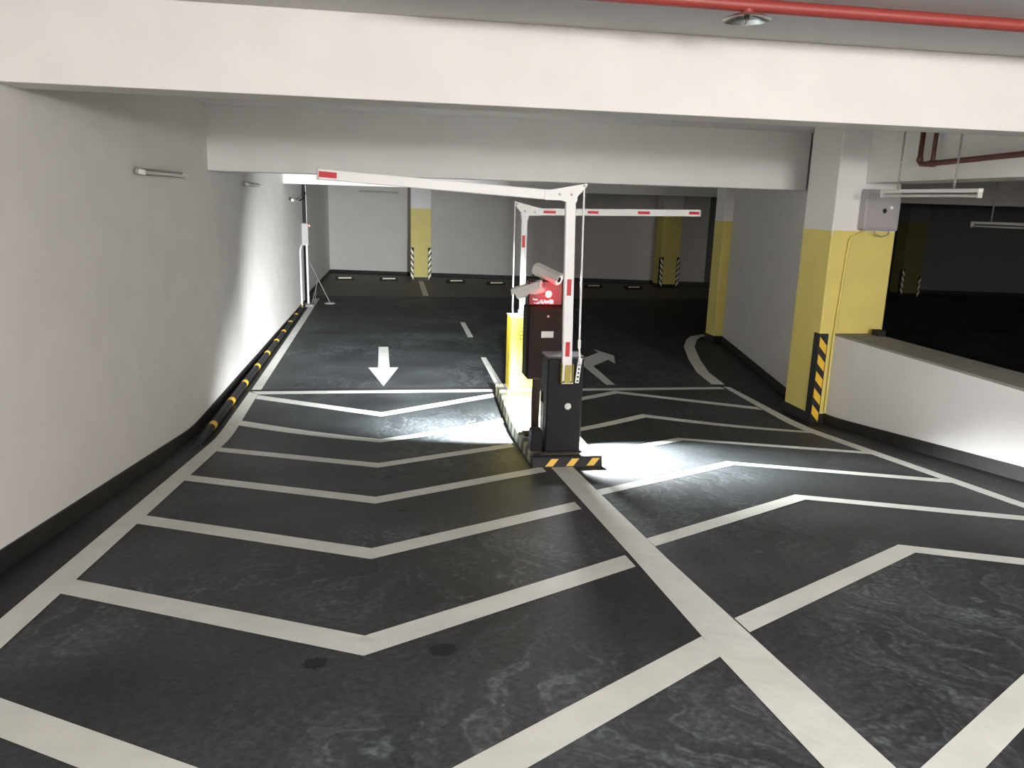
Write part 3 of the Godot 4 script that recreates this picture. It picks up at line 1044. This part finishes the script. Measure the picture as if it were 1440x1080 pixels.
func build_wall_fittings() -> void:
	var t := thing("tube_lamp", "unlit tube lamp on the long wall between the two big beams", "tube lamp", Vector3(-1.9, 2.57, -7.4), "tube lamps on the long wall")
	tube_fitting(t, Vector3(xl(-6.75) + 0.03, 2.585, -6.75), Vector3(xl(-8.1) + 0.03, 2.595, -8.1), Vector3(1, -0.2, 0), M.grey_metal)
	t = thing("tube_lamp", "unlit tube lamp on the long wall under the grey beam", "tube lamp", Vector3(-1.9, 2.6, -12.0), "tube lamps on the long wall")
	tube_fitting(t, Vector3(xl(-11.4) + 0.03, 2.59, -11.4), Vector3(xl(-12.6) + 0.03, 2.59, -12.6), Vector3(1, -0.2, 0), M.grey_metal)
	# striped tube guard along the wall foot
	t = thing("tube_guard", "black tube with yellow bands lying along the foot of the long wall", "wheel guard", Vector3(-1.78, 0.05, -13.0))
	var b := Mb.new()
	b.tube([Vector3(-1.785, 0.052, -7.45), Vector3(-1.78, 0.046, -18.2)], 0.042, 14)
	obj("tube", b, M.rubber, t)
	for z in [-8.27, -9.31, -10.25, -11.31, -12.31, -13.4, -14.38, -15.51, -16.55, -17.7]:
		b = Mb.new()
		b.tube([Vector3(-1.785, 0.05, z + 0.06), Vector3(-1.785, 0.05, z - 0.06)], 0.0445, 14)
		obj("yellow_band", b, M.stripe, t)
	# conduits and box at the end of the wall
	t = thing("wall_cabinet", "white control box on paired conduits at the far end of the long wall", "control box", Vector3(-1.74, 0.0, -18.6))
	b = Mb.new()
	b.box(Vector3(-1.755, 1.63, -18.6), Vector3(0.2, 0.5, 0.3), 0.01)
	var bx := obj("box", b, M.box_grey, t)
	b = Mb.new()
	b.lathe([Vector2(0, 0.03), Vector2(0.02, 0.026), Vector2(0.03, 0.0)], Vector3(-1.655, 1.82, -18.58), Vector3(1, 0, 0), 14)
	obj("indicator_lamp", b, glow(Color(1.0, 0.55, 0.5), 1.6), bx)
	b = Mb.new()
	b.tube([Vector3(-1.79, 1.40, -18.2), Vector3(-1.80, 1.30, -17.9), Vector3(-1.795, 0.05, -17.9)], 0.028, 10)
	obj("conduit", b, M.white_metal, t)
	b = Mb.new()
	b.tube([Vector3(-1.70, 1.40, -18.45), Vector3(-1.70, 0.02, -18.45)], 0.026, 10)
	obj("conduit", b, M.white_metal, t)
	b = Mb.new()
	b.box(Vector3(-1.745, 1.6, -18.72), Vector3(0.09, 3.2, 0.09), 0.006)
	obj("back_post", b, M.rubber, t)
	b = Mb.new()
	b.tube([Vector3(-1.70, 1.86, -18.6), Vector3(-1.70, 2.3, -18.6), Vector3(-1.715, 3.3, -18.6)], 0.011, 8)
	obj("white_cable", b, M.white_plastic, t)
	b = Mb.new()
	b.box(Vector3(-1.70, 0.03, -18.45), Vector3(0.26, 0.06, 0.4), 0.01)
	obj("concrete_base", b, M.concrete, t)
	t = thing("surveillance_camera", "small pale camera on an arm above the control box on the wall", "camera", Vector3(-1.73, 2.38, -16.8))
	b = Mb.new()
	b.bar(Vector3(-1.73, 2.385, -16.1), Vector3(-1.73, 2.355, -17.2), 0.06, 0.06, 0.012)
	obj("housing", b, M.white_plastic, t)
	b = Mb.new()
	b.tube([Vector3(-1.73, 2.36, -17.15), Vector3(-1.70, 2.42, -18.0), Vector3(-1.71, 2.55, -18.6)], 0.014, 8)
	obj("arm", b, M.black, t)
	# slanted thin poles standing in a round weight
	t = thing("barrier_stand", "thin slanted poles standing in a round grey weight on the floor", "stand", Vector3(-1.25, 0.0, -18.9))
	b = Mb.new()
	b.lathe([Vector2(0, 0.05), Vector2(0.05, 0.048), Vector2(0.12, 0.03), Vector2(0.13, 0.0)], Vector3(-1.25, 0.0, -18.9), Vector3.UP, 20)
	obj("round_weight", b, M.concrete, t)
	b = Mb.new()
	b.tube([Vector3(-1.25, 0.04, -18.9), Vector3(-1.68, 1.0, -18.72)], 0.012, 8)
	obj("pole", b, M.grey_metal, t)
	b = Mb.new()
	b.tube([Vector3(-1.50, 0.56, -18.8), Vector3(-1.66, 0.02, -18.9)], 0.009, 8)
	obj("pole", b, M.grey_metal, t)
	b = Mb.new()
	b.tube([Vector3(-1.53, 0.62, -18.8), Vector3(-1.60, 0.02, -19.1)], 0.009, 8)
	obj("pole", b, M.grey_metal, t)
	# electrical box on the yellow column
	t = thing("electrical_box", "grey electrical box with a small dial high on the yellow column", "electrical box", Vector3(5.45, 2.46, -8.05))
	b = Mb.new()
	b.box(Vector3(5.43, 2.46, -8.035), Vector3(0.42, 0.44, 0.13), 0.015)
	bx = obj("box", b, M.box_grey, t)
	b = Mb.new()
	b.box(Vector3(5.445, 2.45, -7.965), Vector3(0.32, 0.37, 0.016), 0.008)
	var dr := obj("door", b, M.box_grey, bx)
	b = Mb.new()
	b.lathe([Vector2(0, 0.012), Vector2(0.016, 0.01), Vector2(0.02, 0.0)], Vector3(5.515, 2.49, -7.957), Vector3(0, 0, 1), 14)
	obj("dial", b, M.white_metal, dr)
	b = Mb.new()
	b.lathe([Vector2(0, 0.012), Vector2(0.014, 0.012), Vector2(0.02, 0.004), Vector2(0.026, 0.0)], Vector3(5.44, 2.455, -7.957), Vector3(0, 0, 1), 16)
	obj("latch", b, M.rubber, dr)
	b = Mb.new()
	b.tube([Vector3(5.36, 2.26, -8.0), Vector3(5.38, 2.20, -7.99), Vector3(5.46, 2.175, -7.985), Vector3(5.54, 2.20, -7.99), Vector3(5.56, 2.26, -8.0)], 0.006, 8)
	obj("loose_cable", b, M.grey_metal, t)
	b = Mb.new()
	b.tube([Vector3(5.30, 2.25, -8.075), Vector3(5.27, 2.21, -8.075), Vector3(5.16, 2.17, -8.075), Vector3(5.135, 2.12, -8.075), Vector3(5.085, 1.0, -8.075), Vector3(5.085, 0.14, -8.075)], 0.013, 10)
	tag(obj("conduit", b, M.yellow), "thin conduit painted yellow running down the column from the grey electrical box", "conduit")
	# black thing on the half wall
	b = Mb.new()
	b.box(Vector3(5.56, 1.105, -7.95), Vector3(0.1, 0.065, 0.12), 0.006)
	tag(obj("small_box", b, M.rubber), "small black box on the half wall's top against the column", "box")

# ------------------------------------------------------------------ under the ceiling
func build_ceiling_fittings() -> void:
	var b := Mb.new()
	var t := thing("sprinkler_pipe", "red sprinkler pipe under the ceiling in front of the big white beam", "pipe", Vector3(2.5, 3.345, -3.72))
	b.tube([Vector3(0.3, 3.345, -3.72), Vector3(9.0, 3.345, -3.72)], 0.03, 16)
	obj("pipe_run", b, M.red_pipe, t)
	b = Mb.new()
	b.tube([Vector3(1.70, 3.35, -3.72), Vector3(1.70, 3.312, -3.72)], 0.024, 14)
	b.tube([Vector3(1.70, 3.322, -3.72), Vector3(1.70, 3.311, -3.72)], 0.029, 14)
	obj("drop", b, M.red_pipe, t)
	t = thing("ceiling_sprinkler", "sprinkler with a shiny shallow metal dish hanging from the red pipe", "sprinkler", Vector3(1.70, 3.30, -3.72))
	b = Mb.new()
	b.lathe([Vector2(0.012, 0.012), Vector2(0.04, 0.010), Vector2(0.075, 0.001), Vector2(0.112, -0.016), Vector2(0.113, -0.018), Vector2(0.075, -0.003), Vector2(0.04, 0.006), Vector2(0.012, 0.008)], Vector3(1.70, 3.298, -3.72), Vector3.UP, 36)
	obj("heat_dish", b, M.steel, t)
	b = Mb.new()
	b.lathe([Vector2(0, 0.02), Vector2(0.012, 0.018), Vector2(0.012, -0.012), Vector2(0.006, -0.02), Vector2(0.006, -0.032), Vector2(0.018, -0.035), Vector2(0.018, -0.038), Vector2(0, -0.038)], Vector3(1.70, 3.296, -3.72), Vector3.UP, 14)
	obj("nozzle", b, M.steel, t)
	# brown pipes along the side beam
	t = thing("brown_pipes", "brown pipe with two risers in front of the beam above the half wall", "pipe", Vector3(5.25, 2.9, -6.5))
	b = Mb.new()
	b.tube([Vector3(5.19, 3.385, -7.15), Vector3(5.19, 2.93, -7.15), Vector3(5.19, 2.905, -7.12), Vector3(5.19, 2.90, -7.05), Vector3(5.19, 2.935, -5.55), Vector3(5.19, 3.0, -3.2)], 0.025, 12)
	obj("pipe_run", b, M.brown_pipe, t)
	b = Mb.new()
	b.tube([Vector3(5.19, 3.385, -6.96), Vector3(5.19, 2.87, -6.96)], 0.021, 12)
	obj("riser", b, M.brown_pipe, t)
	b = Mb.new()
	b.tube([Vector3(5.19, 2.902, -7.0), Vector3(5.19, 2.904, -6.92)], 0.032, 12)
	obj("coupling", b, M.brown_pipe, t)
	b = Mb.new()
	b.tube([Vector3(5.19, 2.965, -7.15), Vector3(5.19, 2.925, -7.15)], 0.031, 12)
	obj("coupling", b, M.brown_pipe, t)
	# hanging tube lamps on the garage side
	t = thing("tube_lamp", "unlit tube lamp hanging from chains beside the electrical box", "tube lamp", Vector3(5.1, 2.63, -6.9))
	tube_fitting(t, Vector3(5.10, 2.648, -7.55), Vector3(5.10, 2.638, -6.16), Vector3(0, -1, 0), M.white_metal)
	for z in [-7.3, -6.5]:
		chain(t, Vector3(5.10, 3.385, z), Vector3(5.10, 2.655, z))
	t = thing("tube_lamp", "unlit tube lamp hanging lower in the dark garage", "tube lamp", Vector3(8.0, 2.33, -9.0))
	tube_fitting(t, Vector3(8.0, 2.345, -9.75), Vector3(8.0, 2.345, -8.3), Vector3(0, -1, 0), M.white_metal)
	for z in [-9.4, -8.65]:
		chain(t, Vector3(8.0, 3.385, z), Vector3(8.0, 2.36, z))
	# the lit battens behind the camera that light the ramp
	for q in [[1.4, -1.0, 3.367], [4.2, -1.0, 3.367], [1.4, 4.6, 3.0], [4.2, 4.6, 3.0]]:
		var x: float = q[0]
		var z: float = q[1]
		t = thing("tube_lamp", "lit tube lamp on the ceiling above the ramp, " + ("front row " if z < 0.0 else "rear row ") + ("nearer the long wall" if x < 2.0 else "nearer the half wall"), "tube lamp", Vector3(x, q[2], z))
		tube_fitting(t, Vector3(x - 0.62, q[2], z), Vector3(x + 0.62, q[2], z), Vector3(0, -1, 0), M.white_metal, true)
		if z > 0.0:
			for e in [-0.45, 0.45]:
				chain(t, Vector3(x + e, 3.385, z), Vector3(x + e, q[2] + 0.01, z))

func chain(t: Node, a: Vector3, c: Vector3) -> void:
	var b := Mb.new()
	var L := (a - c).length()
	var n := maxi(2, int(L / 0.035))
	for i in n:
		var y0 := lerpf(a.y, c.y, (i - 0.15) / n)
		var y1 := lerpf(a.y, c.y, (i + 1.15) / n)
		var w := 0.007
		var d := Vector3(w, 0, 0) if i % 2 == 0 else Vector3(0, 0, w)
		var p := Vector3(a.x, minf(y0, a.y), a.z)
		var q := Vector3(a.x, y1, a.z)
		b.tube([p + d, q + d], 0.0035, 5)
		b.tube([p - d, q - d], 0.0035, 5)
	obj("chain", b, M.grey_metal, t)

# ------------------------------------------------------------------ far room
func build_far_room() -> void:
	# paler parking bays and their lines
	var b := Mb.new()
	paint(b, poly([[-1.86, -20.55], [5.3, -20.4], [10.3, -20.4], [10.3, -24.1], [-1.76, -27.0]]), 0.002)
	struct("floor_bays", b, M.olive).set_meta("label", "olive painted parking bays at the foot of the far wall")
	mark("bay_line", poly([[1.05, -20.65], [1.2, -20.65], [1.28, -26.3], [1.13, -26.3]]), "white bay line beside the near striped yellow column", "", 0.004)
	var xs := [[-1.17, -24.8], [0.18, -24.75], [2.25, -24.32], [3.44, -23.8], [6.38, -23.27], [7.57, -22.98]]
	var which := ["by the long wall's corner", "just before the striped yellow column", "first after the striped yellow column", "second after the striped yellow column", "behind the raised arm and pull rod", "just before the dim striped column"]
	for i in xs.size():
		var at := Vector3(xs[i][0], 0.0, xs[i][1])
		var t := thing("wheel_stop", "low black wheel stop with pale reflector, " + which[i], "wheel stop", at, "wheel stops in the far bays")
		b = Mb.new()
		b.xf = Transform3D(Basis(Vector3.UP, 0.2), at)
		b.prism(poly([[-0.29, 0.0], [0.29, 0.0], [0.26, 0.10], [-0.26, 0.10]]), -0.07, 0.07)
		obj("rubber_block", b, M.rubber, t)
		b = Mb.new()
		b.xf = Transform3D(Basis(Vector3.UP, 0.2), at)
		b.box(Vector3(0, 0.07, 0.0705), Vector3(0.40, 0.04, 0.006), 0.001)
		obj("reflector", b, M.reflector, t)
	column(0.87, 1.50, -25.3, -24.7, "yellow column with striped guards before the far wall")
	guard(Vector3(0.87, 0.06, -24.7), 0.98, 0.11, -1.0, 5, -1.0, M.reflector, "striped guard on the far yellow column, wall side corner", "guards on the far columns", 0.32)
	guard(Vector3(1.50, 0.06, -24.7), 0.98, 0.11, 1.0, 5, -1.0, M.reflector, "striped guard on the far yellow column, island side corner", "guards on the far columns", 0.32)
	column(8.55, 9.18, -24.0, -23.4, "dim column with striped guards near the far slim yellow column")
	guard(Vector3(8.55, 0.06, -23.4), 0.90, 0.11, -1.0, 5, -1.0, M.reflector, "striped guard on the dim far column, corner towards the barrier arm", "guards on the far columns", 0.32)
	guard(Vector3(9.18, 0.06, -23.4), 0.90, 0.11, 1.0, 5, -1.0, M.reflector, "striped guard on the dim far column, corner towards the slim column", "guards on the far columns", 0.32)
	column(15.55, 16.2, -22.0, -21.5, "dark column with striped guards deep in the garage", mat(Color(0.42, 0.42, 0.41), 0.8), mat(Color(0.42, 0.40, 0.22), 0.8))  # darker copies of the column paints, garage shade put into the colour
	guard(Vector3(15.55, 0.1, -21.5), 0.75, 0.1, -1.0, 4, -1.0, M.reflector, "striped guard deep in the garage, corner nearest the yellow column", "guards in the garage", 0.32)
	guard(Vector3(16.2, 0.02, -21.5), 0.60, 0.1, 1.0, 3, -1.0, M.reflector, "striped guard deep in the garage, corner away from the yellow column", "guards in the garage", 0.32)
	var t2 := thing("tube_lamp", "dark unlit tube lamp on the far wall near its corner", "tube lamp", Vector3(-0.2, 2.7, -26.8))
	tube_fitting(t2, Vector3(-0.75, 2.72, -26.93), Vector3(0.55, 2.70, -26.61), Vector3(0.23, -0.1, 0.97), M.grey_metal)
